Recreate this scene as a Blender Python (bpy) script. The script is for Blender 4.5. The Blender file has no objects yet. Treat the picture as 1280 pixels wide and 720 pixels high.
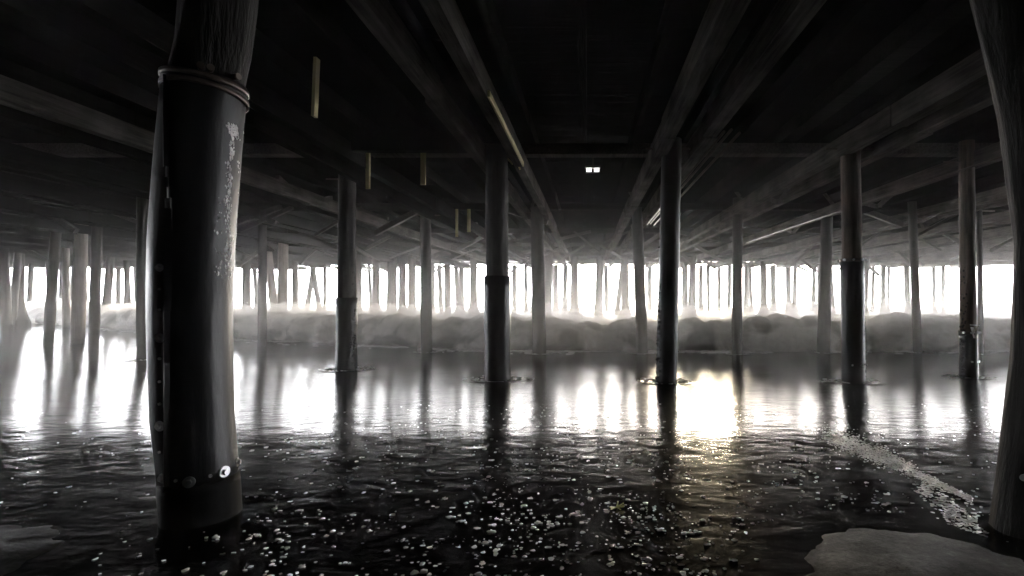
import bpy, math, random
import numpy as np
from mathutils import Vector, noise
R = math.radians
C = bpy.context.scene.collection
rnd = random.Random(7)

# ------------------------------------------------------------ camera, sky, sun, exposure
CZ = 1.7                      # lens height above the datum; the lens stands low over the wet beach
sc = bpy.context.scene
cam = bpy.data.objects.new('camera', bpy.data.cameras.new('camera')); C.objects.link(cam)
cam.data.sensor_width = 36; cam.data.lens = 18
cam.data.shift_x = -95/1280; cam.data.shift_y = 10/1280
cam.data.clip_start = 0.05; cam.data.clip_end = 5000
cam.location = (0, 0, CZ); cam.rotation_euler = (R(90), 0, 0)
sc.camera = cam
SUN_EL, SUN_AZ = 8, 12        # azimuth measured from +Y towards +X
world = bpy.data.worlds.new('World'); sc.world = world; world.use_nodes = True
nt = world.node_tree; nt.nodes.clear()
sky = nt.nodes.new('ShaderNodeTexSky'); sky.sky_type = 'NISHITA'; sky.sun_disc = False
sky.sun_elevation = R(SUN_EL); sky.sun_rotation = R(SUN_AZ); sky.dust_density = 2; sky.air_density = 1.0
hs = nt.nodes.new('ShaderNodeHueSaturation'); hs.inputs['Saturation'].default_value = .9
bg = nt.nodes.new('ShaderNodeBackground'); bg.inputs['Strength'].default_value = 0.13
wo = nt.nodes.new('ShaderNodeOutputWorld')
nt.links.new(sky.outputs[0], hs.inputs['Color']); 
mxs = nt.nodes.new('ShaderNodeMix'); mxs.data_type = 'RGBA'; mxs.inputs[0].default_value = .84; mxs.inputs[7].default_value = (26, 26.3, 27.3, 1)   # marine layer over the clear sky
nt.links.new(hs.outputs[0], mxs.inputs[6]); nt.links.new(mxs.outputs[2], bg.inputs[0]); nt.links.new(bg.outputs[0], wo.inputs[0])
sun = bpy.data.objects.new('sun', bpy.data.lights.new('sun', 'SUN')); C.objects.link(sun)
sun.data.energy = 0.6; sun.data.angle = R(10); sun.data.color = (1, .84, .55)
d = Vector((math.sin(R(SUN_AZ))*math.cos(R(SUN_EL)), math.cos(R(SUN_AZ))*math.cos(R(SUN_EL)), math.sin(R(SUN_EL))))
sun.rotation_euler = d.to_track_quat('Z', 'Y').to_euler()
sc.view_settings.view_transform = 'Standard'; sc.view_settings.look = 'None'
sc.view_settings.gamma = 1; sc.view_settings.use_curve_mapping = False
sc.view_settings.exposure = 4.1
sc.cycles.use_denoising = True
sc.cycles.max_bounces = 8; sc.cycles.diffuse_bounces = 4; sc.cycles.glossy_bounces = 4
sc.cycles.transmission_bounces = 4; sc.cycles.volume_bounces = 4
sc.cycles.sample_clamp_indirect = 30; sc.cycles.caustics_reflective = True

# ------------------------------------------------------------ helpers
F = 640.0
def PX(px, py, Y):            # a point of the picture (1280 wide) at distance Y
    return Vector(((px-735)/F*Y, Y, CZ + (370-py)/F*Y))
_a = np.linspace(-4, 64, 3401); _b = np.interp(_a, [0, 4.1, 9, 15.7, 19, 60], [1.07, 1.10, 1.455, 1.69, 1.80, 1.85])
_k = np.hanning(81); _b = np.convolve(np.pad(_b, 40, 'edge'), _k/_k.sum(), 'valid')
TY, TD = _a, _b             # the beach profile: flat, a steeper face, then flat again
def drop(Y): return float(np.interp(Y, TY, TD))
def zwater(Y): return CZ - drop(Y)
ZSEA = CZ - 1.22
CAPB, CAPT = CZ+2.27, CZ+2.56      # pairs of caps over each pile line
CRB, CRT = CAPT+.004, CZ+2.76      # cross beams
JB, JT = CRT+.004, CZ+3.02         # joists
DX0, DX1, DY0, DY1 = -52, 31, -27, 42

class MB:
    def __init__(s): s.v = []; s.f = []; s.sm = []
    def add(s, vs, fs, smooth=False):
        o = len(s.v); s.v += [tuple(v) for v in vs]
        s.f += [tuple(i+o for i in f) for f in fs]; s.sm += [smooth]*len(fs); return s
    def box(s, x0, x1, y0, y1, z0, z1):
        v = [(x, y, z) for x in (x0, x1) for y in (y0, y1) for z in (z0, z1)]
        return s.add(v, [(0,1,3,2),(4,6,7,5),(0,4,5,1),(2,3,7,6),(0,2,6,4),(1,5,7,3)])
    def bar(s, a, b, w, h):           # rectangular timber from a to b
        a, b = Vector(a), Vector(b); t = (b-a).normalized()
        u = t.cross(Vector((0,0,1)));  u = u.normalized() if u.length > 1e-3 else Vector((1,0,0))
        n = u.cross(t).normalized(); u *= w/2; n *= h/2
        v = [p+i*u+j*n for p in (a, b) for (i, j) in ((-1,-1),(1,-1),(1,1),(-1,1))]
        return s.add(v, [(3,2,1,0),(4,5,6,7),(0,1,5,4),(1,2,6,5),(2,3,7,6),(3,0,4,7)])
    def rings(s, path, n=16, cap=True, rough=0, seed=0, smooth=True):   # path: list of (centre, radius), rings level
        vs = []; fs = []
        for k, (c, r) in enumerate(path):
            for i in range(n):
                a = 2*math.pi*i/n
                q = r*(1 + rough*noise.noise(Vector((math.cos(a)*1.7+seed, math.sin(a)*1.7, c[2]*1.3)))
                         + rough*.7*noise.noise(Vector((math.cos(a)*5+seed, math.sin(a)*5, c[2]*.5))))
                vs.append((c[0]+q*math.cos(a), c[1]+q*math.sin(a), c[2]))
        for k in range(len(path)-1):
            for i in range(n):
                j = (i+1) % n; fs.append((k*n+i, k*n+j, k*n+n+j, k*n+n+i))
        o = len(s.v); s.add(vs, fs, smooth)
        if cap:
            m = (len(path)-1)*n
            s.f += [tuple(o+i for i in range(n))[::-1], tuple(o+m+i for i in range(n))]; s.sm += [False, False]
        return s
    def tube(s, a, b, r, n=10, smooth=True):
        a, b = Vector(a), Vector(b); t = (b-a).normalized()
        u = t.cross(Vector((0,0,1))); u = u.normalized() if u.length > 1e-3 else Vector((1,0,0)); w = u.cross(t)
        vs = [p + r*(math.cos(2*math.pi*i/n)*u + math.sin(2*math.pi*i/n)*w) for p in (a, b) for i in range(n)]
        o = len(s.v); s.add(vs, [(i, (i+1)%n, n+(i+1)%n, n+i) for i in range(n)], smooth)
        s.f += [tuple(o+i for i in range(n))[::-1], tuple(o+n+i for i in range(n))]; s.sm += [False, False]
        return s
    def build(s, name, mat, parent=None):
        me = bpy.data.meshes.new(name); me.from_pydata(s.v, [], s.f)
        me.polygons.foreach_set('use_smooth', s.sm); me.materials.append(mat); me.update()
        o = bpy.data.objects.new(name, me); C.objects.link(o)
        if parent:
            o.parent = parent; o.location = -parent.location
        return o
def tag(o, label=None, cat=None, group=None, kind=None):
    if label: o['label'] = label
    if cat: o['category'] = cat
    if group: o['group'] = group
    if kind: o['kind'] = kind
    return o
def empty(name, loc):
    o = bpy.data.objects.new(name, None); C.objects.link(o); o.location = loc; return o
def grid_mesh(name, V, nu, nv, mat, smooth=True):      # V: (nu*nv,3) array, u slow
    idx = np.arange(nu*nv).reshape(nu, nv)
    q = np.stack([idx[:-1,:-1], idx[1:,:-1], idx[1:,1:], idx[:-1,1:]], -1).reshape(-1, 4)
    me = bpy.data.meshes.new(name)
    me.vertices.add(len(V)); me.vertices.foreach_set('co', V.astype(np.float32).ravel())
    me.loops.add(q.size); me.loops.foreach_set('vertex_index', q.ravel().astype(np.int32))
    me.polygons.add(len(q)); me.polygons.foreach_set('loop_start', np.arange(0, q.size, 4, dtype=np.int32))
    me.polygons.foreach_set('use_smooth', np.full(len(q), smooth)); me.update(calc_edges=True); me.validate()
    me.materials.append(mat); o = bpy.data.objects.new(name, me); C.objects.link(o); return o
# vectorised noises
def _h(ix, iy, iz, s):
    n = (ix*374761393 + iy*668265263 + iz*2147483647*3 + s*974634777) & 0xffffffff
    n = ((n ^ (n >> 13))*1274126177) & 0xffffffff
    n = ((n ^ (n >> 15))*2246822519) & 0xffffffff
    return ((n ^ (n >> 16)) & 0xffffff)/float(0xffffff)
def vnoise(x, y, s=0):
    ix = np.floor(x).astype(np.int64); iy = np.floor(y).astype(np.int64); fx = x-ix; fy = y-iy
    fx = fx*fx*(3-2*fx); fy = fy*fy*(3-2*fy); z = ix*0
    a = _h(ix,iy,z,s); b = _h(ix+1,iy,z,s); c = _h(ix,iy+1,z,s); d_ = _h(ix+1,iy+1,z,s)
    return (a*(1-fx)+b*fx)*(1-fy)+(c*(1-fx)+d_*fx)*fy*1.0 - .5
def fbm(x, y, s=0, o=4):
    r = 0; a = 1
    for k in range(o): r = r + a*vnoise(x*2**k, y*2**k, s+k*7); a *= .5
    return r
def worley(x, y, z, s=0):
    ix = np.floor(x).astype(np.int64); iy = np.floor(y).astype(np.int64); iz = np.floor(z).astype(np.int64)
    best = np.full(x.shape, 9.0)
    for a in (-1,0,1):
        for b in (-1,0,1):
            for c in (-1,0,1):
                jx, jy, jz = ix+a, iy+b, iz+c
                dx = jx+_h(jx,jy,jz,s)-x; dy = jy+_h(jx,jy,jz,s+11)-y; dz = jz+_h(jx,jy,jz,s+23)-z
                best = np.minimum(best, dx*dx+dy*dy+dz*dz)
    return np.sqrt(best)

# ------------------------------------------------------------ materials
def mat(name, base=(.5,.5,.5), rough=.6, spec=.5, metallic=0, build=None):
    m = bpy.data.materials.new(name); m.use_nodes = True; t = m.node_tree
    b = t.nodes['Principled BSDF']; b.inputs['Base Color'].default_value = (*base, 1)
    b.inputs['Roughness'].default_value = rough; b.inputs['Metallic'].default_value = metallic
    b.inputs['Specular IOR Level'].default_value = spec
    if build: build(t, b)
    return m
def N(t, kind, **kw):
    n = t.nodes.new(kind)
    for k, v in kw.items():
        if k in n.inputs: n.inputs[k].default_value = v
        else: setattr(n, k, v)
    return n
def coords(t, scale, src='Object'):
    tc = N(t, 'ShaderNodeTexCoord'); mp = N(t, 'ShaderNodeMapping'); mp.inputs['Scale'].default_value = scale
    t.links.new(tc.outputs[src], mp.inputs['Vector']); return mp.outputs[0]
def ramp(t, fac, stops):
    r = N(t, 'ShaderNodeValToRGB'); e = r.color_ramp.elements
    e[0].position, e[0].color = stops[0][0], (*stops[0][1], 1); e[1].position, e[1].color = stops[-1][0], (*stops[-1][1], 1)
    for p, c in stops[1:-1]: x = e.new(p); x.color = (*c, 1)
    t.links.new(fac, r.inputs[0]); return r.outputs[0]
def bump(t, b, fac, strength, dist=.01, prev=None):
    n = N(t, 'ShaderNodeBump'); n.inputs['Strength'].default_value = strength; n.inputs['Distance'].default_value = dist
    t.links.new(fac, n.inputs['Height'])
    if prev: t.links.new(prev, n.inputs['Normal'])
    t.links.new(n.outputs[0], b.inputs['Normal']); return n.outputs[0]
def wood(name, c0, c1, grain=(22, 22, 1.2), rough=.7, wet=None, bs=.6, spec=.15):
    def bd(t, b):
        v = coords(t, grain); n = N(t, 'ShaderNodeTexNoise', Scale=1.0, Detail=6.0, Roughness=.65); t.links.new(v, n.inputs['Vector'])
        v2 = coords(t, (1.5, 1.5, 1.5)); n2 = N(t, 'ShaderNodeTexNoise', Scale=1.0, Detail=4.0); t.links.new(v2, n2.inputs['Vector'])
        mx = N(t, 'ShaderNodeMath', operation='ADD'); t.links.new(n.outputs[0], mx.inputs[0]); t.links.new(n2.outputs[0], mx.inputs[1])
        hf = N(t, 'ShaderNodeMath', operation='MULTIPLY'); t.links.new(mx.outputs[0], hf.inputs[0]); hf.inputs[1].default_value = .5
        c = ramp(t, hf.outputs[0], [(.35, c0), (.65, c1)])
        t.links.new(c, b.inputs['Base Color'])
        if wet is not None:       # the tide line: soaked below a height of its own
            tc = N(t, 'ShaderNodeTexCoord'); sp = N(t, 'ShaderNodeSeparateXYZ'); t.links.new(tc.outputs['Object'], sp.inputs[0])
            ad = N(t, 'ShaderNodeMath', operation='MULTIPLY_ADD'); t.links.new(n2.outputs[0], ad.inputs[0]); ad.inputs[1].default_value = .9
            t.links.new(sp.outputs['Z'], ad.inputs[2])
            mr = N(t, 'ShaderNodeMapRange'); mr.inputs['From Min'].default_value = wet; mr.inputs['From Max'].default_value = wet+.5
            t.links.new(ad.outputs[0], mr.inputs[0])
            m2 = N(t, 'ShaderNodeMix', data_type='RGBA'); t.links.new(mr.outputs[0], m2.inputs[0])
            m2.inputs[6].default_value = (.012, .011, .0105, 1); t.links.new(c, m2.inputs[7]); t.links.new(m2.outputs[2], b.inputs['Base Color'])
            m3 = N(t, 'ShaderNodeMapRange'); m3.inputs['To Min'].default_value = .22; m3.inputs['To Max'].default_value = rough
            t.links.new(mr.outputs[0], m3.inputs[0]); t.links.new(m3.outputs[0], b.inputs['Roughness'])
        bump(t, b, n.outputs[0], bs, .02)
    return mat(name, c0, rough, spec, build=bd)
M = {}
M['pile'] = wood('pile timber', (.016,.0148,.0138), (.055,.051,.047), wet=CZ-.9, bs=.8)
M['pile_pale'] = wood('pale pile timber', (.16,.14,.12), (.34,.30,.26), wet=CZ-1.2, bs=.7)
M['beam'] = wood('beam timber', (.02,.0185,.017), (.12,.11,.10), grain=(25, 1.2, 25), spec=0)
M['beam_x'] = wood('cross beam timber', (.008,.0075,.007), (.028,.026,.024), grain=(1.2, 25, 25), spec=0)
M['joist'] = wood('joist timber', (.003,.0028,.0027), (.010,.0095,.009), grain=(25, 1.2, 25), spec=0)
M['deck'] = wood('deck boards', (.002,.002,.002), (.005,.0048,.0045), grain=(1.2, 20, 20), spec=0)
M['beam_shaded'] = wood('shaded beam timber', (.003,.0028,.0026), (.010,.0095,.009), grain=(25, 1.2, 25), spec=0)  # dark copy of the beam timber, ceiling shade put into its colour
M['pile_dark'] = wood('soaked black pile timber', (.004,.0038,.0036), (.02,.0185,.017), wet=CZ-.9, bs=.9, spec=.08)  # darker, duller version of the pile timber
M['pile_brown'] = wood('brown pile timber', (.03,.022,.016), (.13,.095,.07), wet=CZ-1.0, bs=.9)
M['rubber'] = mat('black rubber foot', (.004,.004,.004), .7, .08)
M['brace'] = wood('brace timber', (.03,.028,.026), (.09,.083,.076), grain=(12,12,12))
M['yellow'] = wood('yellow-lit timber', (.42,.36,.18), (.6,.52,.28), grain=(30,30,1.5))  # yellow light on the hanging boards put into the timber colour
M['steel'] = mat('galvanised steel', (.55,.55,.56), .32, metallic=1)
M['rust'] = mat('rusted steel', (.07,.055,.045), .5, metallic=.6)
def b_wrap(t, b):
    v = coords(t, (9, 9, 2.2)); n = N(t, 'ShaderNodeTexNoise', Scale=1.0, Detail=5.0); t.links.new(v, n.inputs['Vector'])
    t.links.new(ramp(t, n.outputs[0], [(.3,(.003,.003,.0033)),(.75,(.011,.011,.0115))]), b.inputs['Base Color'])
    r = N(t, 'ShaderNodeMapRange'); r.inputs['To Min'].default_value = .28; r.inputs['To Max'].default_value = .55
    t.links.new(n.outputs[0], r.inputs[0]); t.links.new(r.outputs[0], b.inputs['Roughness'])
    v3 = coords(t, (16, 16, 1.1)); n3 = N(t, 'ShaderNodeTexNoise', Scale=1.0, Detail=7.0, Roughness=.75, Distortion=.4); t.links.new(v3, n3.inputs['Vector'])
    p1 = bump(t, b, n.outputs[0], .35, .02); bump(t, b, n3.outputs[0], .2, .006, p1)
    v4 = coords(t, (7, 7, .9)); n4 = N(t, 'ShaderNodeTexNoise', Scale=1.0, Detail=8.0, Roughness=.8); t.links.new(v4, n4.inputs['Vector'])
    st = ramp(t, n4.outputs[0], [(.56,(0,0,0)),(.72,(1,1,1))]); mz = N(t, 'ShaderNodeMix', data_type='RGBA')
    old = b.inputs['Base Color'].links[0].from_socket; t.links.new(st, mz.inputs[0]); t.links.new(old, mz.inputs[6]); mz.inputs[7].default_value = (.014,.0138,.0135,1)
    t.links.new(mz.outputs[2], b.inputs['Base Color'])
M['wrap'] = mat('black pile sheath', (.02,.02,.02), .35, .22, build=b_wrap)
def b_scab(t, b):
    v = coords(t, (28, 28, 14)); n = N(t, 'ShaderNodeTexNoise', Scale=1.0, Detail=8.0, Roughness=.7); t.links.new(v, n.inputs['Vector'])
    t.links.new(ramp(t, n.outputs[0], [(.3,(.5,.49,.48)),(.7,(.85,.84,.82))]), b.inputs['Base Color']); bump(t, b, n.outputs[0], .8, .01)
M['scab'] = mat('white barnacle crust', (.5,.5,.5), .7, build=b_scab)
def b_foam(t, b):
    v = coords(t, (7, 7, 7)); n = N(t, 'ShaderNodeTexNoise', Scale=1.0, Detail=7.0, Roughness=.7); t.links.new(v, n.inputs['Vector'])
    t.links.new(ramp(t, n.outputs[0], [(.3,(.68,.67,.66)),(.6,(.9,.9,.89))]), b.inputs['Base Color'])
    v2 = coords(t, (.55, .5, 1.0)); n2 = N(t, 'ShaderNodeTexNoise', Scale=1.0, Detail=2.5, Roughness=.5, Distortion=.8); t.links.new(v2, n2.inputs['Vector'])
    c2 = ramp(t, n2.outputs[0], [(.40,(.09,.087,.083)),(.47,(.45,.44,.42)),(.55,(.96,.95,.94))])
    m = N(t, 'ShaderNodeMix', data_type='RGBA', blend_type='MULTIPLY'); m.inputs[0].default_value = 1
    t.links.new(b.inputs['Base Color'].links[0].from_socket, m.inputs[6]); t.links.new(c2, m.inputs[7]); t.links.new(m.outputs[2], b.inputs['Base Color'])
    bump(t, b, n.outputs[0], .2, .03)
    tr = N(t, 'ShaderNodeBsdfTranslucent'); tr.inputs[0].default_value = (.75,.72,.66,1); t.links.new(m.outputs[2], tr.inputs[0])
    mx = N(t, 'ShaderNodeMixShader'); mx.inputs[0].default_value = .45
    t.links.new(b.outputs[0], mx.inputs[1]); t.links.new(tr.outputs[0], mx.inputs[2])
    t.links.new(mx.outputs[0], t.nodes['Material Output'].inputs['Surface'])
M['foam'] = mat('surf foam', (.7,.7,.7), .55, build=b_foam)
def b_fleck(t, b):
    b.inputs['Subsurface Weight'].default_value = 1; b.inputs['Subsurface Radius'].default_value = (1, 1, 1)
    b.inputs['Subsurface Scale'].default_value = .03
M['fleck'] = mat('foam bubbles', (.9,.9,.9), .06, build=b_fleck)
def b_water(t, b):
    v = coords(t, (9, 22, 9)); n = N(t, 'ShaderNodeTexNoise', Scale=1.0, Detail=4.0, Roughness=.6); t.links.new(v, n.inputs['Vector'])
    bump(t, b, n.outputs[0], .3, .009)
    b.inputs['IOR'].default_value = 1.45
M['water'] = mat('shallow wash over dark sand', (.004,.0039,.0038), .165, build=b_water)
def b_sea(t, b):
    v = coords(t, (.9, 1.6, 1)); n = N(t, 'ShaderNodeTexNoise', Scale=1.0, Detail=9.0, Roughness=.72); t.links.new(v, n.inputs['Vector'])
    c = ramp(t, n.outputs[0], [(.42,(.05,.055,.05)),(.52,(.5,.49,.47)),(.62,(.75,.74,.72))])
    t.links.new(c, b.inputs['Base Color']); b.inputs['IOR'].default_value = 1.34
    bump(t, b, n.outputs[0], .6, .08)
M['sea'] = mat('churned surf water', (.2,.2,.2), .3, build=b_sea)
def b_sand(t, b):
    v = coords(t, (45, 45, 45)); n = N(t, 'ShaderNodeTexNoise', Scale=1.0, Detail=6.0, Roughness=.85); t.links.new(v, n.inputs['Vector'])
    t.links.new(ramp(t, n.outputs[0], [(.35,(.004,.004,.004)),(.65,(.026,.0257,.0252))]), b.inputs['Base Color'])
    v2 = coords(t, (5, 5, 5)); n2 = N(t, 'ShaderNodeTexNoise', Scale=1.0, Detail=9.0, Roughness=.75); t.links.new(v2, n2.inputs['Vector'])
    r = N(t, 'ShaderNodeMapRange'); r.inputs['From Min'].default_value = .35; r.inputs['From Max'].default_value = .65; r.inputs['To Min'].default_value = .45; r.inputs['To Max'].default_value = .85
    t.links.new(n2.outputs[0], r.inputs[0]); t.links.new(r.outputs[0], b.inputs['Roughness'])
    p = bump(t, b, n.outputs[0], .8, .012); bump(t, b, n2.outputs[0], .5, .03, p)
M['sand'] = mat('wet sand', (.1,.09,.08), .5, .06, build=b_sand)

# ------------------------------------------------------------ pile data read off the photograph
# (label, top px, base px, base py, width px, material, sheath top py or None)
_ty = np.linspace(1.2, 19, 800); _tp = 370+F*np.interp(_ty, TY, TD)/_ty
def Yb(py): return float(np.interp(-py, -_tp, _ty))
NEAR = [
 ('dark nearest-row pile just right of the big bolted pile, standing alone', 434, 433, 462, 24, 'pile', 372),
 ('stout misty pile in the nearest row, under the beam with the yellow face', 621, 622, 475, 29, 'pile', 345),
 ('darkest pile of the nearest row, leaning slightly, next to the golden reflection', 840, 833, 478, 26, 'wrap', None),
 ('bare brown pile of the nearest row with a bolted collar halfway up', 1063, 1067, 478, 27, 'pile_brown', 325),
 ('nearest-row pile before the brightest gap, with a torn pale patch low on its shaft', 1208, 1211, 472, 22, 'pile_brown', 415),
 ('thin dark pile between two hanging yellow boards, foot in the foot of the wave', 532, 533, 440.5, 14, 'pile', None),
 ('second-row pile standing just right of the stout misty pile', 671, 674, 442, 17, 'pile', None),
 ('second-row pile just left of the darkest nearest-row pile', 796, 803, 442, 14, 'pile', None),
 ('thin straight second-row pile between the darkest pile and the collared pile', 922, 921, 443, 13, 'pile', None),
 ('second-row pile leaning left at its foot just before the collared pile', 1034, 1029, 441, 16, 'pile', None),
 ('thin second-row pile leaning right, between the collared pile and the torn-patch pile', 1140, 1147, 441, 12, 'pile', None),
 ('thin pile half hidden behind the pile with the torn pale patch', 1224, 1226, 443, 8, 'pile', None),
 ('dark thin pile in the foam right beside the big bolted pile', 328, 328, 431, 12, 'pile', None),
 ('dark pile peeking out on the left edge of the big bolted pile', 178, 178, 450, 16, 'pile', None),
 ('black pile between the pale thick pile and the big bolted pile', 122, 117, 435, 15, 'pile', None),
 ('black-footed pile leaning left, in front of the bright gap at far left', 71, 60, 431, 15, 'pile', None),
 ('thick pale pile in the cluster of piles at the left', 102, 97, 425, 19, 'pile_pale', None),
 ('pale pile tilted at the extreme left edge of the view', 3, 8, 414, 17, 'pile', None),
 ('pile tilted left and crossing its neighbour at the extreme left edge', 24, 14, 411, 11, 'pile', None),
 ('slim pale-edged pile hidden between the black-footed pile and the thick pale pile', 82, 83, 412, 11, 'pile_pale', None),
 ('pile tilting inwards behind the black pile at the left', 139, 131, 400, 12, 'pile', None),
]
FAR = [(148,148,398,6),(160,157,396,6),(308,308,394,9),(335,345,393,9),(354,353,393,11),(369,369,392,7),(318,322,392,5),(393,382,390,6),(390,401,390,6),(406,406,389,4),
 (447,447,397,9),(470,470,391,8),(461,465,390,4),(488,487,391,7),(503,503,397,8),(515,515,399,8),(541,540,392,5),(549,552,392,5),(559,560,395,7),(570,573,390,5),(577,577,391,6),
 (592,592,400,8),(643,643,393,5),(657,658,393,4),(686,684,402,9),(694,695,399,6),(707,706,392,5),(718,718,401,8),(750,748,401,8),(757,759,394,5),(781,782,404,8),(812,812,396,5),
 (856,856,402,7),(866,865,402,8),(876,876,398,5),(885,886,393,4),(899,899,393,4),(912,911,398,5),(933,932,397,5),(954,955,400,7),(966,967,400,6),(985,986,395,6),(994,993,395,5),
 (1018,1016,395,5),(1025,1025,403,7),(1104,1104,392,6),(1111,1110,392,4),(1133,1135,400,7),(1167,1168,403,5),(1179,1179,402,5),(1092,1090,397,4)]
near = []
HEADS = [-1.52, 1.45, -4.3, 4.45, -7.15, 7.2]
for (lab, tx, bx, by, w, m, sh) in NEAR:
    Y = Yb(by) if by > 422 else {425:20.5, 414:25, 411:27, 412:26, 400:30}[by]
    near.append((lab, tx, bx, by, w, m, sh, Y))

def put_pile_rings(c0, c1, z0, z1, r0, r1, k=9, flare=0):
    out = []
    for i in range(k+1):
        s = i/k; z = z0+(z1-z0)*s
        r = r0+(r1-r0)*s + flare*math.exp(-max(0, z-ZSEA)/.22)
        out.append((Vector((c0[0]+(c1[0]-c0[0])*s, c0[1]+(c1[1]-c0[1])*s, z)), r))
    return out

foot_xy = []
for n_, (lab, tx, bx, by, w, m, sh, Y) in enumerate(near):
    zt = CAPB-.004 if Y > 8 else CAPB
    zt = zt+.28 if min(abs((tx-735)/F*Y-c) for c in HEADS) < .2 else JB-.002   # the head stands up between its two caps, or reaches the joists
    xb = (bx-735)/F*Y; xt = (tx-735)/F*Y; zb = zwater(Y)-.5
    zvis = zwater(Y); xb2 = xb+(xb-xt)*(zvis-zb)/(zt-zvis); r = w/F*Y/2*math.cos(math.atan((bx-735)/F))
    if Y < 16: foot_xy.append((xb, Y, r))
    rt = empty('pier_pile', (xb, Y, zvis)); tag(rt, lab, 'pile', 'piles standing in the surf under the pier')
    P = put_pile_rings((xb2, Y), (xt, Y), zb, zt, r*1.03, r*.93, 14)
    b = MB(); b.rings(P, 28, rough=.07, seed=n_*3.1); b.build('shaft', M[m], rt)
    def at(z): s = (z-zb)/(zt-zb); return Vector((xb2+(xt-xb2)*s, Y, z))
    if sh:
        plain = tx in (434, 621)
        zs = CZ+(370-sh)/F*Y
        q = MB(); q.rings([(at(z), r*1.13+.012*noise.noise(Vector((z*2, n_, 0)))) for z in np.linspace(zb+.02, zs, 12)], 28, rough=.025, seed=n_)
        q.build('sheath', M['wrap'], rt)
        e = MB() if not plain else None
        if e: e.rings([(at(zs-.03), r*1.16), (at(zs-.03), r*1.19), (at(zs+.02), r*1.19), (at(zs+.02), r*1.0)], 28, cap=False).build('collar', M['rust'], rt)
        for k in range(0 if plain else 4):
            a = R(-150+40*k); c = at(zs-.005)
            p = c+Vector((math.cos(a), math.sin(a), 0))*r*1.18; qv = p+Vector((math.cos(a), math.sin(a), 0))*.035
            MB().tube(p, qv, .018, 8).build('bolt', M['steel'], rt)
        zc = zvis+.3                                     # a second line of bolts low on the sheath
        for k in range(0 if plain else 3):
            a = R(-160+45*k+n_*13); c = at(zc)
            p = c+Vector((math.cos(a), math.sin(a), 0))*r*1.12; qv = p+Vector((math.cos(a), math.sin(a), 0))*.03
            MB().tube(p, qv, .016, 8).build('bolt', M['steel'], rt)
    if tx in (533, 532, 1063, 1208, 1034, 433, 434, 840):       # mussels and barnacles clinging to the weather side
        g_ = MB(); rq = random.Random(int(tx))
        sd = -1 if tx in (1208, 840) else 1
        for k in range(110):
            z = zvis + abs(rq.gauss(0, .8)); c = at(z); a = R(rq.gauss(-20 if sd > 0 else 200, 14)); q_ = rq.uniform(.008, .02)
            p = c+Vector((math.cos(a), math.sin(a), 0))*r*(1.12 if sh and z < CZ+(370-sh)/F*Y else 1.0)
            g_.rings([(p+Vector((0,0,-q_)), q_*.5), (p, q_), (p+Vector((0,0,q_)), q_*.4)], 6, smooth=False)
        tag(g_.build('barnacle_ridge', M['pile_dark'], rt), kind='stuff')
    if tx == 1208:
        tp = MB(); c = at(zvis+.78)
        for (x0, z0_, x1, z1) in ((-.055,.13,-.01,-.06),(.06,.13,.0,-.06),(-.03,.12,.0,.02),(-.07,.17,.07,.16)):
            y_ = -r*1.17; tp.bar(c+Vector((x0, y_, z0_)), c+Vector((x1, y_-.004, z1)), .035, .012)
        tp.build('torn_patch', M['scab'], rt)
    # cross bolt that ties the two caps to the head
    if Y < 16 and tx > 300:
        zz = CAPB+.12; c = at(zz)
        MB().tube((c.x-.42, Y-.02, zz), (c.x+.42, Y-.02, zz), .015, 8).build('cross_bolt', M['rust'], rt)
far_i = 0
def far_pile(xt, xb, Y, r, pale=False):
    global far_i
    far_i += 1
    zb = ZSEA-1.3; zt = CAPB+.2
    P = put_pile_rings((xb, Y), (xt, Y), zb, zt, r*1.05, r*.95, 10, flare=r*rnd.choice((0, .5, 1.0, 1.3)))
    b = MB(); b.rings(P, 12, rough=.08, seed=far_i*1.7)
    o = b.build('far_pile', M['pile_pale' if pale else 'pile'])
    tag(o, 'slim timber pile in the far rows behind the breaking wave, against the white light', 'pile', 'slim piles in the far rows behind the wave')
for k, (tx, bx, by, w) in enumerate(FAR):
    Y = min(40.5, max(22, .40*F/w)); lean = 1.25
    far_pile((tx-735)/F*Y, (bx-735)/F*Y + ((bx-tx)/F*Y)*.25, Y, 1.22*w/F*Y/2*math.cos(math.atan((bx-735)/F)), pale=(k in (3, 4)))
for Y in (29.5, 33.5, 37.2, 40.6):
    x = -49.6
    while x < 30.5:
        px = 735+F*x/Y
        ok = all(abs(px-f[1]) > 7 for f in FAR) and not (724 < px < 745)
        if ok and rnd.random() < ((.9 if x < -8 else .33) if Y > 33 else (.4 if x < -8 else .15)):
            l = rnd.choice((0, 0, 0, .25, -.3, .6, -.6))*rnd.random()
            far_pile(x+rnd.uniform(-.25, .25)+l, x, Y+rnd.uniform(-.5, .5), rnd.uniform(.15, .2))
        x += 2.85
# hidden-side piles in the land rows that a step aside would show, and which darken the hall
for (x, Y) in ((-7.1, 5.2), (-13, 8.6), (7.3, 4.4), (11.5, 8.8), (-1.6, -3), (1.5, -3), (4.5, -3), (-4.4, -3), (14, 14.6), (17, 20)):
    r = .17
    o = MB().rings(put_pile_rings((x, Y), (x+.05, Y), zwater(Y)-.5, CAPB+.2, r*1.05, r*.95, 10), 20, rough=.07, seed=x).build('pier_pile', M['pile'])
    px = 735+F*x/Y if Y > 0 else -1
    tag(o, 'weathered timber pile standing outside the edge of the view', 'pile', 'piles beyond the edges of the view')

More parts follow.
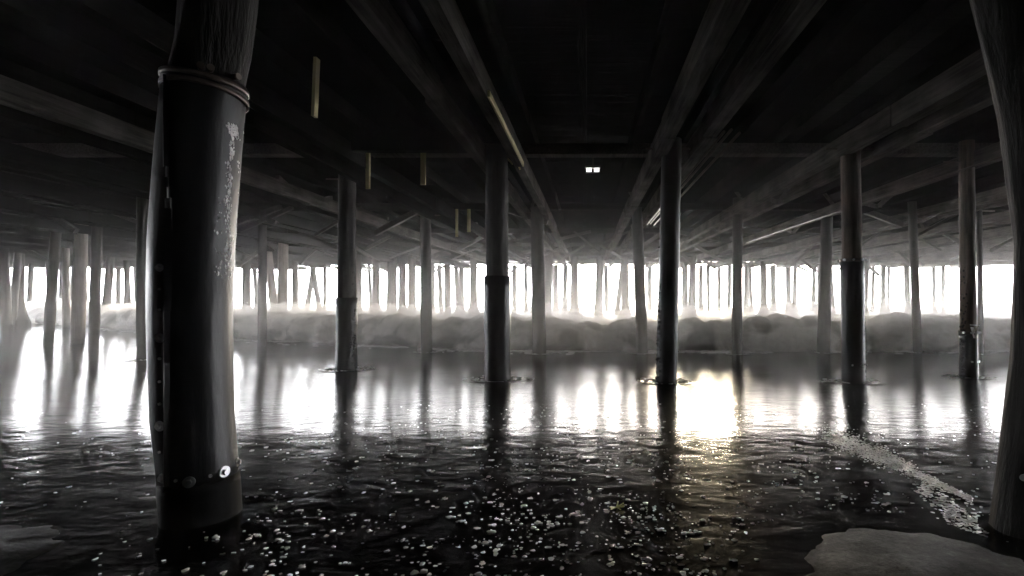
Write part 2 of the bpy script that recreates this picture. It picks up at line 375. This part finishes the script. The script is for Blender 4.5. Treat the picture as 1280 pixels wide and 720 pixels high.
# ---------------- the big bolted pile, near left
YB = 2.54; KB = .80; KR = .77
prof = [(-60,279,50),(0,275,50),(60,268,49),(100,258,50)]
body = [(104,257,54),(160,252,54.5),(220,247,55),(300,241,55),(380,239,54),(450,240,53.5),(520,242,53),(580,248,51.5),(596,249,51.5)]
foot = [(594,249,51.5),(600,249.5,52.5),(640,252,52.5),(690,255,53),(760,258,54)]
def ipx(tab, py):
    a = np.array(tab); return np.interp(py, a[:,0], a[:,1]), np.interp(py, a[:,0], a[:,2])
def path(tab, n=30):
    out = []
    for py in np.linspace(tab[-1][0], tab[0][0], n):
        cx, hw = ipx(tab, py); p = PX(cx, py, YB); out.append((p, hw/F*YB*KB))
    return out
big = empty('bolted_pile', PX(252, 680, YB))
tag(big, 'massive black bolted pile closest to the camera, with a steel strap near its top', 'pile')
pth = path([(-190,300,49)]+prof+[(130,254,48)])
MB().rings([p for p in pth], 48, rough=.05, seed=4.4).build('shaft', M['pile_dark'], big)
MB().rings(path(body, 40), 64, rough=.012, seed=9).build('sheath', M['wrap'], big)
MB().rings(path(foot, 16), 64, rough=.02, seed=2).build('foot_sleeve', M['rubber'], big)
def on_pile(tab, px, py, out=0.0):
    cx, hw = ipx(tab, py); s = max(-.98, min(.98, (px-cx)/hw)); a = math.asin(s)
    c = PX(cx, py, YB); r = hw/F*YB*KB+out
    dc = Vector((-c.x, -c.y, 0)).normalized(); rt_ = Vector((-dc.y, dc.x, 0))
    v = dc*math.cos(a)+rt_*math.sin(a); return c+v*r, v
def bolt_head(tab, px, py, rad, mname='steel'):
    p, v = on_pile(tab, px, py)
    w = MB().tube(p-v*.012, p+v*.004, rad, 20).build('washer', M[mname], big)
    h = MB().tube(p+v*.004, p+v*.016, rad*.55, 6, smooth=False).build('bolt_head', M['steel'], w); h.location = (0,0,0)
for (px, py, rad) in ((203,337,.018),(203,419,.022),(203,522,.024)): bolt_head(body, px, py, rad, 'steel')
for py in (362, 386, 443, 470, 496, 553):
    p, v = on_pile(body, 203, py); MB().tube(p-v*.006, p+v*.006, .006, 8).build('rivet', M['steel'], big)
for (px, py, rad) in ((206,584,.022),(237,589,.026),(280,586,.027),(297,582,.022)): bolt_head(foot if py > 591 else body, px, py, rad)
for px in (222, 262): 
    p, v = on_pile(body, px, 586); MB().tube(p-v*.006, p+v*.006, .008, 8).build('rivet', M['steel'], big)
sm_ = MB()                                             # standing seam of the sheath
for (a, b_) in zip(range(112, 585, 12), range(124, 597, 12)):
    p, v = on_pile(body, 213, a, .001); q, v2 = on_pile(body, 213, b_, .001); sm_.bar(p, q, .035, .008)
sm_.build('seam', M['wrap'], big)
# tilted strap
st = MB(); n = 64; vs = []; fs = []
for i in range(n):
    a = 2*math.pi*i/n; c = PX(257, 106, YB); r0 = 55.0/F*YB*KB
    tilt = .035*math.sin(a)*-1
    for (dr, dz) in ((0,-.012),(.006,-.012),(.006,.012),(0,.012)):
        vs.append((c.x+(r0+dr)*math.cos(a), c.y+(r0+dr)*math.sin(a), c.z+dz-.02*math.cos(a)))
for i in range(n):
    j = (i+1) % n
    for k in range(4): fs.append((i*4+k, j*4+k, j*4+(k+1)%4, i*4+(k+1)%4))
st.add(vs, fs, True); strap = st.build('strap', M['rust'], big)
vs2 = [(v[0], v[1], v[2]-.055+.02*math.cos(2*math.pi*(i//4)/n+1)) for i, v in enumerate(vs)]
st2 = MB(); st2.add(vs2, fs, True); st2.build('strap', M['rust'], big)
for px in (252, 262, 291):
    p, v = on_pile(body, px, 104, .0); hh = MB().tube(p-v*.01+Vector((0,0,.012)), p+v*.035+Vector((0,0,.012)), .016, 10).build('clamp_bolt', M['rust'], strap); hh.location = (0,0,0)
# crust of barnacles and peeled paint along the right flank
sc_ = MB(); r2 = random.Random(3)
for k in range(620):
    py = 158+ (r2.random()**1.3)*190; mu = 293-(py-158)*.045
    px = r2.gauss(mu, 4.5+(py > 250)*3); cx, hw = ipx(body, py)
    if abs(px-cx) > hw*.985: continue
    if noise.noise(Vector((px*.09, py*.035, 5))) < -.02: continue
    p, v = on_pile(body, px, py, 0); s = r2.uniform(.002, .007)
    t = v.cross(Vector((0,0,1))); u = Vector((0,0,1)); m_ = r2.randint(4, 6)
    ring = [p + v*.001 + (t*math.cos(2*math.pi*i/m_)*s*r2.uniform(.6, 1.2) + u*math.sin(2*math.pi*i/m_)*s*r2.uniform(.8, 2.2)) for i in range(m_)]
    top = p+v*s*.6
    sc_.add(ring+[top], [(i, (i+1)%m_, m_) for i in range(m_)])
tag(sc_.build('barnacle_crust', M['scab'], big), kind='stuff')

# ---------------- the bowed pile at the right edge
YR = 2.37
rp = [(-210,1222,42),(-60,1240,41),(0,1255,41),(75,1274,42),(150,1290,41),(300,1308,41),(450,1305,41),(560,1293,42),(640,1283,44),(700,1277,46),(770,1272,48)]
rightp = empty('leaning_pile', PX(1277, 700, YR))
tag(rightp, 'huge bowed timber pile cropped by the edge of the view, foam gathered at its foot', 'pile')
out = []
for py in np.linspace(770, -210, 60):
    cx, hw = ipx(rp, py); out.append((PX(cx, py, YR), hw/F*YR*KR))
MB().rings(out, 48, rough=.09, seed=77).build('shaft', M['pile_dark'], rightp)
for (px, py) in ((1272, 590), (1266, 470), (1262, 250)):
    cx, hw = ipx(rp, py); p = PX(cx, py, YR); v = Vector((-.8, -.6, 0)); p = p+v*hw/F*YR*KR
    MB().tube(p-v*.01, p+v*.01, .014, 10).build('bolt', M['steel'], rightp)

# ------------------------------------------------------------ the deck above
deck = empty('pier_deck', (0, 20, JT)); tag(deck, 'dark underside of the pier deck, boards on long joists over everything', 'pier deck')
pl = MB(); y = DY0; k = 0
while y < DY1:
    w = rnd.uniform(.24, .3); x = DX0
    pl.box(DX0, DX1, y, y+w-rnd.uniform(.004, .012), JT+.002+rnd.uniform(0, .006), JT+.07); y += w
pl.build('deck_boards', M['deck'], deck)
MB().box(DX0, DX1, DY0, DY1, JT+.075, JT+.2).build('light_leak_cover', M['deck'], deck)  # unseen sheet added over the boards to stop light leaking through the gaps
jx = DX0+.4; js = []
for k in range(90):
    js.append(jx); jx += .92
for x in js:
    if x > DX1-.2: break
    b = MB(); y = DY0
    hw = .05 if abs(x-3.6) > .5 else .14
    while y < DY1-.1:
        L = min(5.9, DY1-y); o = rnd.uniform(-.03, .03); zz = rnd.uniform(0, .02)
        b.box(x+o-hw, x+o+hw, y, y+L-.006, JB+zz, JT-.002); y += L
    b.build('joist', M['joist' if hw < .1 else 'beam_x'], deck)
fs_ = MB().box(DX0-.06, DX1+.06, DY1+.004, DY1+.12, JT-.03, JT+.2); fs_.build('fascia', M['beam_x'], deck)
# rail-side hangers under the seaward edge
# cross beams over the caps
rowsY = [-8, -3, 3.2, 9.35, 15.3, 20.9, 26.6, 32.6, 38.2, 41.4]
labs = {3.2:'black cross timber overhead, nearest of the beams running across the view',
        9.35:'grey cross beam right over the nearest row of piles, spanning between the paired beams',
        15.3:'cross beam over the second row of piles, above the wave'}
for Y in rowsY:
    b = MB(); x = DX0
    while x < DX1-.1:
        L = min(rnd.choice((5.7, 8.5)), DX1-x); o = rnd.uniform(-.02, .02)
        b.box(x, x+L-.008, Y+o-.12, Y+o+.12, CRB, CRT-.001-rnd.uniform(0,.006)); x += L
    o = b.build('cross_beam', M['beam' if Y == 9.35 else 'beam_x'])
    if Y in labs: tag(o, labs[Y], 'beam')
    else: tag(o, 'dim cross beam among the distant rows or overhead out of the light', 'beam', 'cross beams in the distant gloom')
# caps: two timbers flanking each pile line
cols = {-7.15:('pair', ), -4.3:(), -1.52:(), 1.45:(), 4.45:(), 7.2:()}
CL = {(-7.15,-1):'outer timber of the beam pair running in from the left edge',
 (-7.15,1):'pale inner timber of the beam pair running in from the left edge behind the big bolted pile',
 (-4.3,-1):'dim overhead beam passing behind the head of the big bolted pile, left timber of its pair',
 (-4.3,1):'dim overhead beam passing near the hanging yellow board, right timber of its pair',
 (-1.52,-1):'grey beam converging on the left side of the stout misty pile head',
 (-1.52,1):'beam with a pale yellow lit face converging on the right side of the stout misty pile head',
 (1.45,-1):'broad light-brown beam meeting the head of the darkest pile from its left',
 (1.45,1):'narrower beam meeting the head of the darkest pile from its right',
 (4.45,-1):'thick grey beam resting on the inner side of the collared brown pile head',
 (4.45,1):'darker twin beam on the outer side of the collared brown pile head',
 (7.2,-1):'beam over the torn-patch pile, timber on its inner side',
 (7.2,1):'beam over the torn-patch pile, timber on its outer side'}
colx = sorted(list(cols)+[-7.15-2.85*k for k in range(1, 16)]+[7.2+2.85*k for k in range(1, 9)])
for x in colx:
    for s in (-1, 1):
        b = MB(); y = -10 if abs(x) < 12 else 6
        wd = {1.45:.2, 4.45:.2}.get(x, .15); off = .29
        y -= rnd.uniform(0, 2)
        while y < DY1-.2:
            L = min(5.9, DY1-.02-y); o = rnd.uniform(-.025, .025); zz = rnd.uniform(-.012, .02)
            c = x+s*off+o
            b.box(c-wd/2, c+wd/2, y, y+L-.01, CAPB+zz, CAPT); y += L
        o = b.build('cap_beam', M['beam' if (x, s) in ((-7.15,1),(-1.52,-1),(-1.52,1),(1.45,-1),(1.45,1),(4.45,-1),(4.45,1),(7.2,-1)) or x > 9 else 'beam_shaded'])
        if (x, s) in CL: tag(o, CL[(x, s)], 'beam', 'paired beams along the pile lines')
        else: tag(o, 'remote beam running seaward over an outlying line of piles', 'beam', 'outlying beams over the distant pile lines')
# yellow board nailed on the face of one beam
tag(MB().box(-1.52+.29+.092, -1.52+.29+.117, 5.8, 8.9, CAPB-.02, CAPB+.06).build('nailed_board', M['yellow']), 'yellowish board nailed along the overhead beam right of the stout misty pile', 'board')
# broken end of a short timber under the beam at the yellow board
for (px0, py0, px1, py1, Y) in ((640,183,650,212,9.0),(632,196,641,205,9.0)):
    a = PX(px0, py0, Y); b_ = PX(px1, py1, Y)
    tag(MB().bar(a, b_, .03, .03).build('splinter', M['yellow']), 'pale splinter sticking out by the yellow board at the misty pile head', 'splinter', 'splinters at the beam joint')
# hanging boards
HB = [('long yellow board hanging by itself above, beside the head of the big bolted pile', 396, 78, 146, 9, 6.0),
      ('short yellow board hanging left of the thin dark pile', 460, 188, 236, 5, 9.15),
      ('short yellow board hanging right above the thin dark pile', 529, 186, 231, 6, 9.15),
      ('tiny pale board hanging just left of the stout misty pile', 586, 262, 290, 4, 15.1),
      ('tiniest pale hanging board, low between the thin dark pile and the stout misty pile', 571, 264, 296, 3, 15.1)]
for lab, px, p0, p1, w, Y in HB:
    a = PX(px, p0, Y); b_ = PX(px-(3 if w > 8 else 0), p1, Y); hw = w/F*Y/2
    top = CRB if Y > 8 else JB+.02
    q = MB(); q.bar((a.x, Y, max(a.z, top)), b_, hw*2, .035)
    tag(q.build('hanging_board', M['yellow']), lab, 'board', 'boards hanging under the pier')
# deep blocking timbers over the nearest row, left bay, in the dark joist timber
tag(MB().box(-4.0, -1.95, 8.55, 8.7, CAPT-.13, CAPT+.2).build('blocking_timber', M['joist']), 'dark red-black timber bridging the bay left of the stout misty pile', 'timber')
# knee and diagonal braces
braces = []
def brace(a, b, w=.09, lab=None):
    o = MB().bar(a, b, w, w*1.1).build('diagonal_brace', M['brace'])
    tag(o, lab or 'slanting brace timber in the dim framing under the deck', 'brace', None if lab else 'slanting braces in the framing')
for (Y, x) in ((12.6, -7.15), (17.5, -7.15), (17.6, -4.3), (23, -4.3), (18, 1.45), (12.4, 4.45), (18.2, 4.45), (24, -1.52), (24, 4.45), (18.4, 7.2), (13, 7.2)):
    f = Y*.0+1.15
    brace((x+.2, Y, CAPB+.02), (x+.2, Y-f, CRT-.1)); brace((x+.2, Y+.1, CAPB+.02), (x+.2, Y+.1+f, CRT-.1))
for k in range(130):           # sway braces between neighbouring pile heads in the remote rows
    Y = rnd.choice((15.3, 20.9, 26.6, 32.6, 38.2))-.2; x = rnd.uniform(-34, 22); s = rnd.choice((-1, 1))
    brace((x, Y, CRB+.05), (x+s*rnd.uniform(1.0, 1.9), Y, CZ+(rnd.uniform(1.3, 2.2) if Y > 22 else rnd.uniform(1.75, 2.3))), rnd.choice((.07,.1,.14)))
for k in range(16):           # short walers and splayed legs at the seaward edge
    x = rnd.uniform(-44, 26); z = CZ+rnd.uniform(2.05, 2.42); Y = rnd.choice((32.3, 37.9, 40.9))
    brace((x, Y, z), (x+rnd.uniform(2.6, 5.5), Y, z+rnd.uniform(-.06, .06)), rnd.choice((.12, .18, .24)))
for (a, b_) in (((680,205,14.9),(664,262,14.9)), ((683,205,14.9),(700,262,14.9)), ((775,215,14.9),(790,245,14.9)), ((1010,215,14.9),(1046,262,14.9)), ((890,200,14.9),(925,246,14.9))):
    brace(PX(*a), PX(*b_), .07)
# pipes
for k, (x, z) in enumerate(((2.02, 2.44), (2.13, 2.47), (2.25, 2.42))):
    tag(MB().tube((x, 7.6, CZ+z), (x, 17.5, CZ+z), .022).build('conduit_pipe', M['rust']), 'thin steel pipe in the bundle of three running behind the darkest pile head', 'pipe', 'bundle of three thin pipes')
tag(MB().tube((7.05-.55, 4.2, CAPB-.08), (7.05-.55, 21, CAPB-.08), .016).build('long_pipe', M['rust']), 'long thin pipe hung under the beams toward the torn-patch pile', 'pipe')
# lamp
fx = PX(741, 213, 10); lampm = mat('lit lamp tube', (1,1,1), .3)
lb = lampm.node_tree.nodes['Principled BSDF']; lb.inputs['Emission Color'].default_value = (1,.97,.9,1); lb.inputs['Emission Strength'].default_value = .12
L_ = empty('ceiling_light', (fx.x, fx.y, fx.z)); tag(L_, 'small lit twin lamp hanging under the deck above the middle of the view', 'light')
MB().box(fx.x-.15, fx.x+.15, fx.y-.05, fx.y+.05, fx.z+.042, fx.z+.09).build('housing', M['rust'], L_)
for s in (-1, 1):
    MB().box(fx.x+s*.075-.05, fx.x+s*.075+.05, fx.y-.04, fx.y+.04, fx.z-.02, fx.z+.04).build('lamp', lampm, L_)
MB().tube((fx.x, fx.y, fx.z+.09), (fx.x, fx.y, JT), .012).build('rod', M['rust'], L_)

# ------------------------------------------------------------ ground, water, surf
# sand: one sheet from the beach behind to the far sea floor
def axis(segs):
    out = []
    for a, b_, n in segs: out += list(np.linspace(a, b_, n, endpoint=False))
    out.append(segs[-1][1]); return np.array(out)
gx = axis([(-420,-60,12),(-60,-5,60),(-5,4,220),(4,60,60),(60,420,12)]); gy = axis([(-60,-1,50),(-1,1.4,30),(1.4,3.6,160),(3.6,30,70),(30,420,14)])
XX, YY = np.meshgrid(gx, gy, indexing='ij')
zs = CZ-np.interp(YY, TY, TD) - .05 - .02*np.clip(YY-15, 0, 40)
zs += .21*np.clip(-YY, 0, 30)
zs += 4.6*np.clip((np.abs(XX+10)-36)/5, 0, 1)*np.clip((9-YY)/5, 0, 1)      # unseen banks added on both sides to block light from the flanks
zs = np.where(YY < 1.2, np.maximum(zs, zs+.05*(1.2-YY)), zs)
def gauss(x0, y0, sx, sy, h): return h*np.exp(-((XX-x0)/sx)**2-((YY-y0)/sy)**2)
zs += gauss(1.30, 1.74, .62, .84, .09) + gauss(-2.75, 2.0, .7, .62, .082) + gauss(2.4, 1.3, 1.0, .8, .05)
zs += (.007*fbm(XX*2, YY*2, 3)+.007*fbm(XX*9, YY*9, 8, 5))*(YY < 8)
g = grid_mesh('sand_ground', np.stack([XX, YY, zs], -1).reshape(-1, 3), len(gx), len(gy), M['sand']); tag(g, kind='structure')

def Yfoot(X): return 15.7 + .55*np.logaddexp(0, (-X-3.2)/1.2)*1.2
# shallow wash: fine fan-shaped grid, rippled
nr, nc = 620, 760
yy = 1.0*np.power(34/1.0, np.linspace(0, 1, nr)); ss = np.linspace(-1.6, 1.6, nc)
YY, SS = np.meshgrid(yy, ss, indexing='ij'); XX = SS*(YY*1.0+.6) 
zw = CZ-np.interp(YY, TY, TD)
far = np.clip((YY-4)/8, 0, 1)
wx = XX+.15*fbm(XX*.8, YY*.8, 41); wy = YY+.15*fbm(XX*.8, YY*.8, 57)
rip = .005*fbm(wx*1.1, wy*1.6, 1, 3) + (.0029-.0012*np.clip((YY-4)/4, 0, 1))*fbm(wx*6, wy*11, 5, 3) + (.0015-.0007*np.clip((YY-4)/4, 0, 1))*vnoise(wx*24, wy*40, 9)
zw = zw + rip*(1-.25*far)
for (fx_, fy_, fr) in foot_xy+[(PX(252,680,YB).x, YB, .21), (PX(1277,700,YR).x, YR, .16)]:
    if fy_ > 16 or fy_ < 3: continue
    rr = np.hypot(XX-fx_, YY-fy_); zw = zw + .018*np.exp(-((rr-fr*2.6)/.07)**2) - .01*np.exp(-(rr/(fr*2.0))**4)
# a low tongue of wash with a raised lip crossing towards the right pile
wsh = grid_mesh('shallow_water', np.stack([XX, YY, zw], -1).reshape(-1, 3), nr, nc, M['water']); tag(wsh, kind='structure')

# breaking wave
nu = 1500; us = np.linspace(-46, 36, nu); nvv = 150; t = np.linspace(0, 1, nvv)
U, T = np.meshgrid(us, t, indexing='ij')
yf = Yfoot(U) + .35*fbm(U*.35, U*0+2, 21, 3)
hz = .80 + .22*fbm(U*.45, U*0+7, 33, 4)                    # height of the front
z0 = CZ-np.interp(yf, TY, TD) - .06
crest = (ZSEA+.20) + .26*fbm(U*.45, U*0+3, 12, 4) + .4*np.exp(-((U-9.8)/.55)**2) + .2*np.exp(-((U+3.2)/.7)**2)
f1 = np.clip(T/.55, 0, 1); f2 = np.clip((T-.55)/.45, 0, 1)
prof_z = z0 + (crest-z0)*np.sin(f1*math.pi/2)**.8
prof_z = prof_z - (crest-ZSEA+.06)*(f2**1.3)
prof_y = yf + .95*f1**1.6 - .12*np.sin(f1*math.pi) + 4.2*f2**1.2
ny = -np.cos(f1*math.pi/2)*(1-f2*.9); nz = .25+.75*np.clip(f1+f2, 0, 1)
nl = np.hypot(ny, nz); ny /= nl; nz /= nl
def puff(s, sd): return np.sqrt(1-np.clip(worley(U*s, prof_y*s, prof_z*s*1.1, sd), 0, 1)**2*.98)
env = np.clip(np.sin(np.clip(T*1.25, 0, 1)*math.pi*.98), 0, 1)**.6+.15*(T > .1)
dsp = (.52*puff(1.05, 2)**1.3 + .24*puff(2.6, 5) + .11*puff(6.5, 8) + .05*puff(15, 4))*env*(1-.45*f2)
WX = U + .05*fbm(U*3, T*30, 3, 2)
lift = np.clip((prof_z-z0)/(crest-z0), 0, 1)*(1-f2)
V = np.stack([WX, prof_y+ny*(dsp-.3)+.12*lift, prof_z+nz*dsp*.85-.32-.15*lift], -1).reshape(-1, 3)
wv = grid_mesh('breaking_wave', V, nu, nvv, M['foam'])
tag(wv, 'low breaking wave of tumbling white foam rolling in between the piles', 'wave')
def puff0(s_, sd): return np.sqrt(1-np.clip(worley(U*s_, prof_y*s_, prof_z*s_*1.1, sd), 0, 1)**2*.98)
d2 = (.50*puff(1.05, 2)**1.6 + .30*puff(2.3, 15)**1.5 + .13*puff(5.2, 25))*np.clip(env, .3, 2) + .04 + .22*fbm(U*1.6, T*8, 91, 5)*np.clip(T*3, 0, 1)
low = np.clip((prof_z-z0)/.3, 0, 1)
Vm = np.stack([WX, prof_y+ny*(d2-.16)*(.4+.6*low) , prof_z+nz*d2*.9-.20+.10*(T > .25)], -1)[:, ::2][::2]
Vb = Vm[:, ::-1].copy(); Vb[..., 2] = ZSEA-1.0
ring = np.concatenate([Vm, Vb, Vm[:, :1]], 1)
wm_ = grid_mesh('wave_mist', ring.reshape(-1, 3), ring.shape[0], ring.shape[1], mat('mist'))
hm = wm_.data.materials[0].node_tree; hm.nodes.clear()
pv = N(hm, 'ShaderNodeVolumePrincipled'); pv.inputs['Density'].default_value = .95; pv.inputs['Color'].default_value = (.992,.99,.985,1); pv.inputs['Anisotropy'].default_value = .1
oo = N(hm, 'ShaderNodeOutputMaterial'); hm.links.new(pv.outputs[0], oo.inputs['Volume']); tag(wm_, kind='stuff')
import bmesh
bm_ = bmesh.new(); bm_.from_mesh(wm_.data)
bmesh.ops.remove_doubles(bm_, verts=bm_.verts, dist=1e-5); bmesh.ops.holes_fill(bm_, edges=[e for e in bm_.edges if e.is_boundary], sides=0)
bmesh.ops.recalc_face_normals(bm_, faces=bm_.faces); bm_.to_mesh(wm_.data); bm_.free()
pts_c = []; rc_ = random.Random(31); Vg = V.reshape(nu, nvv, 3)
for k in range(9000):
    i = rc_.randrange(nu); j = int(nvv*(.30+.55*rc_.random())); p = Vg[i, j]
    if noise.noise(Vector((p[0]*.5, 2.2, 8))) < -.12 and rc_.random() < .8: continue
    w = .006+.022*rc_.random()**3
    pts_c.append((p[0]+rc_.gauss(0,.1), p[1]+rc_.gauss(0,.1), p[2]+.22+abs(rc_.gauss(0, .12)), w*1.3, w, w))
# foam toe that runs out ahead of the wave
# sea behind
nr, nc = 330, 620
yy = axis([(-1.5,30,240),(30,80,70),(80,400,20)])
ss = np.linspace(-1, 1, nc); YY, SS = np.meshgrid(yy, ss, indexing='ij')
XX = SS*(50+np.clip(YY-30, 0, 400)*1.0)-6
Y2 = YY+Yfoot(XX)+3.0; Y2 = np.where(YY > 30, YY+17+ (Yfoot(XX)-14)*np.clip((80-YY)/50, 0, 1), Y2)
zz = ZSEA - .02 + (.10*fbm(XX*.7, Y2*1.2, 71, 5) + .05*(1-np.clip(worley(XX*2.2, Y2*2.2, XX*0, 6), 0, 1)))*np.clip((YY+2)/2, 0, 1)
s = grid_mesh('sea', np.stack([XX, Y2, zz], -1).reshape(-1, 3), len(yy), nc, M['sea']); tag(s, kind='structure')

# foam flecks floating on the wash
def blobs(name, pts, mat_, seed=1, kind='stuff'):
    rr = random.Random(seed); vs = []; fs = []
    import bmesh
    bm = bmesh.new(); bmesh.ops.create_icosphere(bm, subdivisions=2 if len(pts) < 4500 else 1, radius=1); base = np.array([v.co[:] for v in bm.verts]); bf = [tuple(v.index for v in f.verts) for f in bm.faces]; bm.free()
    allv = []; 
    for i, (x, y, z, sx, sy, sz) in enumerate(pts):
        a = rr.uniform(0, 6.28); j = 1+.18*np.sin(base[:, [1]]*3+a)+.12*np.sin(base[:, [0]]*5+a*2)
        b_ = base*j*np.array([sx, sy, sz]); allv.append(b_+np.array([x, y, z])); o = i*len(base)
        fs += [tuple(k+o for k in f) for f in bf]
    me = bpy.data.meshes.new(name); me.from_pydata(np.concatenate(allv).tolist(), [], fs)
    me.polygons.foreach_set('use_smooth', [True]*len(me.polygons)); me.materials.append(mat_); me.update()
    o = bpy.data.objects.new(name, me); C.objects.link(o); return tag(o, kind=kind)
rf = random.Random(12); pts = []
def fleck(px, py, s):
    Y = Yb(py)
    if Y < 1.9 or Y > 13: return
    x = (px-735)/F*Y; w = s/F*Y/2
    if .09*math.exp(-((x-1.30)/.62)**2-((Y-1.74)/.84)**2) > .030 or .082*math.exp(-((x+2.75)/.7)**2-((Y-2.0)/.62)**2) > .030: return
    for (fx_, fy_, fr) in foot_xy+[(PX(252,680,YB).x, YB, .22), (PX(1277,700,YR).x, YR, .16)]:
        if math.hypot(x-fx_, Y-fy_) < fr*1.05: return
    pts.append((x, Y, zwater(Y)+w*.12, w*rf.uniform(.8, 1.4), w*rf.uniform(.8, 1.3), w*rf.uniform(.2,.36)))
    if s > 6 and rf.random() < .6:
        for k in range(rf.randint(1, 4)): pts.append((x+rf.gauss(0, w*1.3), Y+rf.gauss(0, w*.8), zwater(Y)+w*.1, w*.5, w*.5, w*.3))
cnt = 0
while cnt < 3400:
    px = rf.uniform(-150, 1400); py = 520+rf.random()**.8*230
    dens = .30 + .70*math.exp(-((px-760)/330)**2)
    if px < 330: dens *= .5
    dens *= .35+1.3*max(0, .5+noise.noise(Vector((px*.008, py*.016, 1)))+.4*noise.noise(Vector((px*.03, py*.05, 4))))
    if py > 640 and 890 < px < 1200: dens *= .3
    cnt += 1
    if rf.random() < dens:
        big_ = rf.random()**3
        fleck(px, py, (1.6+(py-520)/230*2.2)*(1+1.6*big_))
blobs('foam_flecks', pts, M['fleck'])
pts = []
for k in range(5200):
    px = rf.uniform(-200, 1450); py = 505+rf.random()**1.1*180
    if rf.random() < (.12 if px < 330 else .35+.6*math.exp(-((px-800)/260)**2))*max(0, .6+1.2*noise.noise(Vector((px*.012, py*.03, 11)))): fleck(px, py, rf.uniform(1.0, 2.4))
blobs('fine_froth', pts, M['fleck'], 3)
pts = []
for k in range(5200):                                   # the drawn-out streak of foam at the right
    q = rf.random()**.8; wd_ = 2+11*math.sin(min(1, q*1.25)*math.pi)**1.5
    px = 1000+q*215; py = 533+q**1.15*92+rf.gauss(0, wd_*.5)+rf.gauss(0, 1.5)
    fleck(px, py, rf.uniform(1.0, 2.2)*(1+1.2*q*rf.random()**3))
for k in range(420):
    q = rf.random(); fleck(1150+q*80+rf.gauss(0, 5), 606+q*66+rf.gauss(0, 9), rf.uniform(2, 6))
for k in range(160):                                    # foam at the foot of the bowed pile
    fleck(rf.gauss(1222, 18), rf.gauss(668, 20), rf.uniform(1.5, 5.5))
blobs('foam_streak', pts, M['fleck'], 5)
# foam round the pile feet and along the toe of the wave
pts = []
for (fx_, fy_, fr) in foot_xy:
    for k in range(90):
        a = rf.uniform(0, 6.28); q = fr*rf.choice((1.1, 1.9, 2.6))+abs(rf.gauss(0, .05)); w = rf.uniform(.008, .03)
        pts.append((fx_+q*math.cos(a), fy_+q*math.sin(a)*.9, zwater(fy_)+.006, w*1.6, w, w*.5))
for k in range(4200):
    x = rf.uniform(-30, 22); y = float(Yfoot(x))-abs(rf.gauss(0, .45))+.1
    if noise.noise(Vector((x*.6, y*1.5, 3))) < -.05: continue
    w = rf.uniform(.012, .06); pts.append((x, y, zwater(y)+.01, w*2.4, w*1.3, w*.6))
blobs('wave_toe_foam', pts, M['fleck'], 8)
blobs('crest_spray', pts_c, M['fleck'], 9)
# scrap of yellow-green weed
wd = MB(); c = PX(771, 636, Yb(636)); c.z = zwater(c.y)+.008
for k in range(9):
    a = rf.uniform(0, 6.28); q = c+Vector((math.cos(a)*.05, math.sin(a)*.035, rf.uniform(.0, .02))); wd.bar(c, q, .006, .003)
wm = mat('yellow green weed', (.42,.45,.12), .4)
tag(wd.build('seaweed', wm), 'small scrap of yellow-green weed lying among the foam flecks', 'seaweed')

# ------------------------------------------------------------ haze
hz_ = MB().box(-440, 440, -62, 440, -4.5, JT+.8).build('haze', mat('haze'))
hm = hz_.data.materials[0]; t_ = hm.node_tree; t_.nodes.clear()
pv = N(t_, 'ShaderNodeVolumePrincipled'); pv.inputs['Density'].default_value = .0015; pv.inputs['Color'].default_value = (.95,.95,.95,1); pv.inputs['Anisotropy'].default_value = .3
oo = N(t_, 'ShaderNodeOutputMaterial'); t_.links.new(pv.outputs[0], oo.inputs['Volume'])
tag(hz_, kind='stuff')

# spray over the breaking wave, thickened mid-view to stand in for lens veil
sp_ = MB().box(-46, 30, 6.5, 41.5, CZ-1.95, CZ+2.25).build('sea_spray_and_veil', mat('spray'))
t_ = sp_.data.materials[0].node_tree; t_.nodes.clear()
pv = N(t_, 'ShaderNodeVolumePrincipled'); pv.inputs['Color'].default_value = (.95,.94,.93,1); pv.inputs['Anisotropy'].default_value = .25
tc = N(t_, 'ShaderNodeTexCoord'); n = N(t_, 'ShaderNodeTexNoise', Scale=.55, Detail=4.0, Roughness=.6); t_.links.new(tc.outputs['Object'], n.inputs['Vector'])
sp = N(t_, 'ShaderNodeSeparateXYZ'); t_.links.new(tc.outputs['Object'], sp.inputs[0])
def MR(src, a, b_, c_, d_):
    m = N(t_, 'ShaderNodeMapRange', interpolation_type='SMOOTHSTEP')
    for k, v in zip(('From Min','From Max','To Min','To Max'), (a, b_, c_, d_)): m.inputs[k].default_value = v
    t_.links.new(src, m.inputs[0]); return m.outputs[0]
def MUL(a, b_, op='MULTIPLY'):
    m = N(t_, 'ShaderNodeMath', operation=op); t_.links.new(a, m.inputs[0])
    if isinstance(b_, float): m.inputs[1].default_value = b_
    else: t_.links.new(b_, m.inputs[1])
    return m.outputs[0]
den = MUL(MR(sp.outputs['Z'], CZ-1.3, CZ+2.2, 1, .12), MR(n.outputs[0], .38, .68, .15, 1))
den = MUL(den, MUL(MR(sp.outputs['Y'], 6.5, 14, 0, 1), MR(sp.outputs['Y'], 20, 30, 1, .08)))
cx = MUL(MR(sp.outputs['X'], -18, -3, .2, 1), MR(sp.outputs['X'], 1, 6, 1, .45))
den = MUL(MUL(den, cx), .10)
t_.links.new(den, pv.inputs['Density'])
oo = N(t_, 'ShaderNodeOutputMaterial'); t_.links.new(pv.outputs[0], oo.inputs['Volume'])
tag(sp_, kind='stuff')
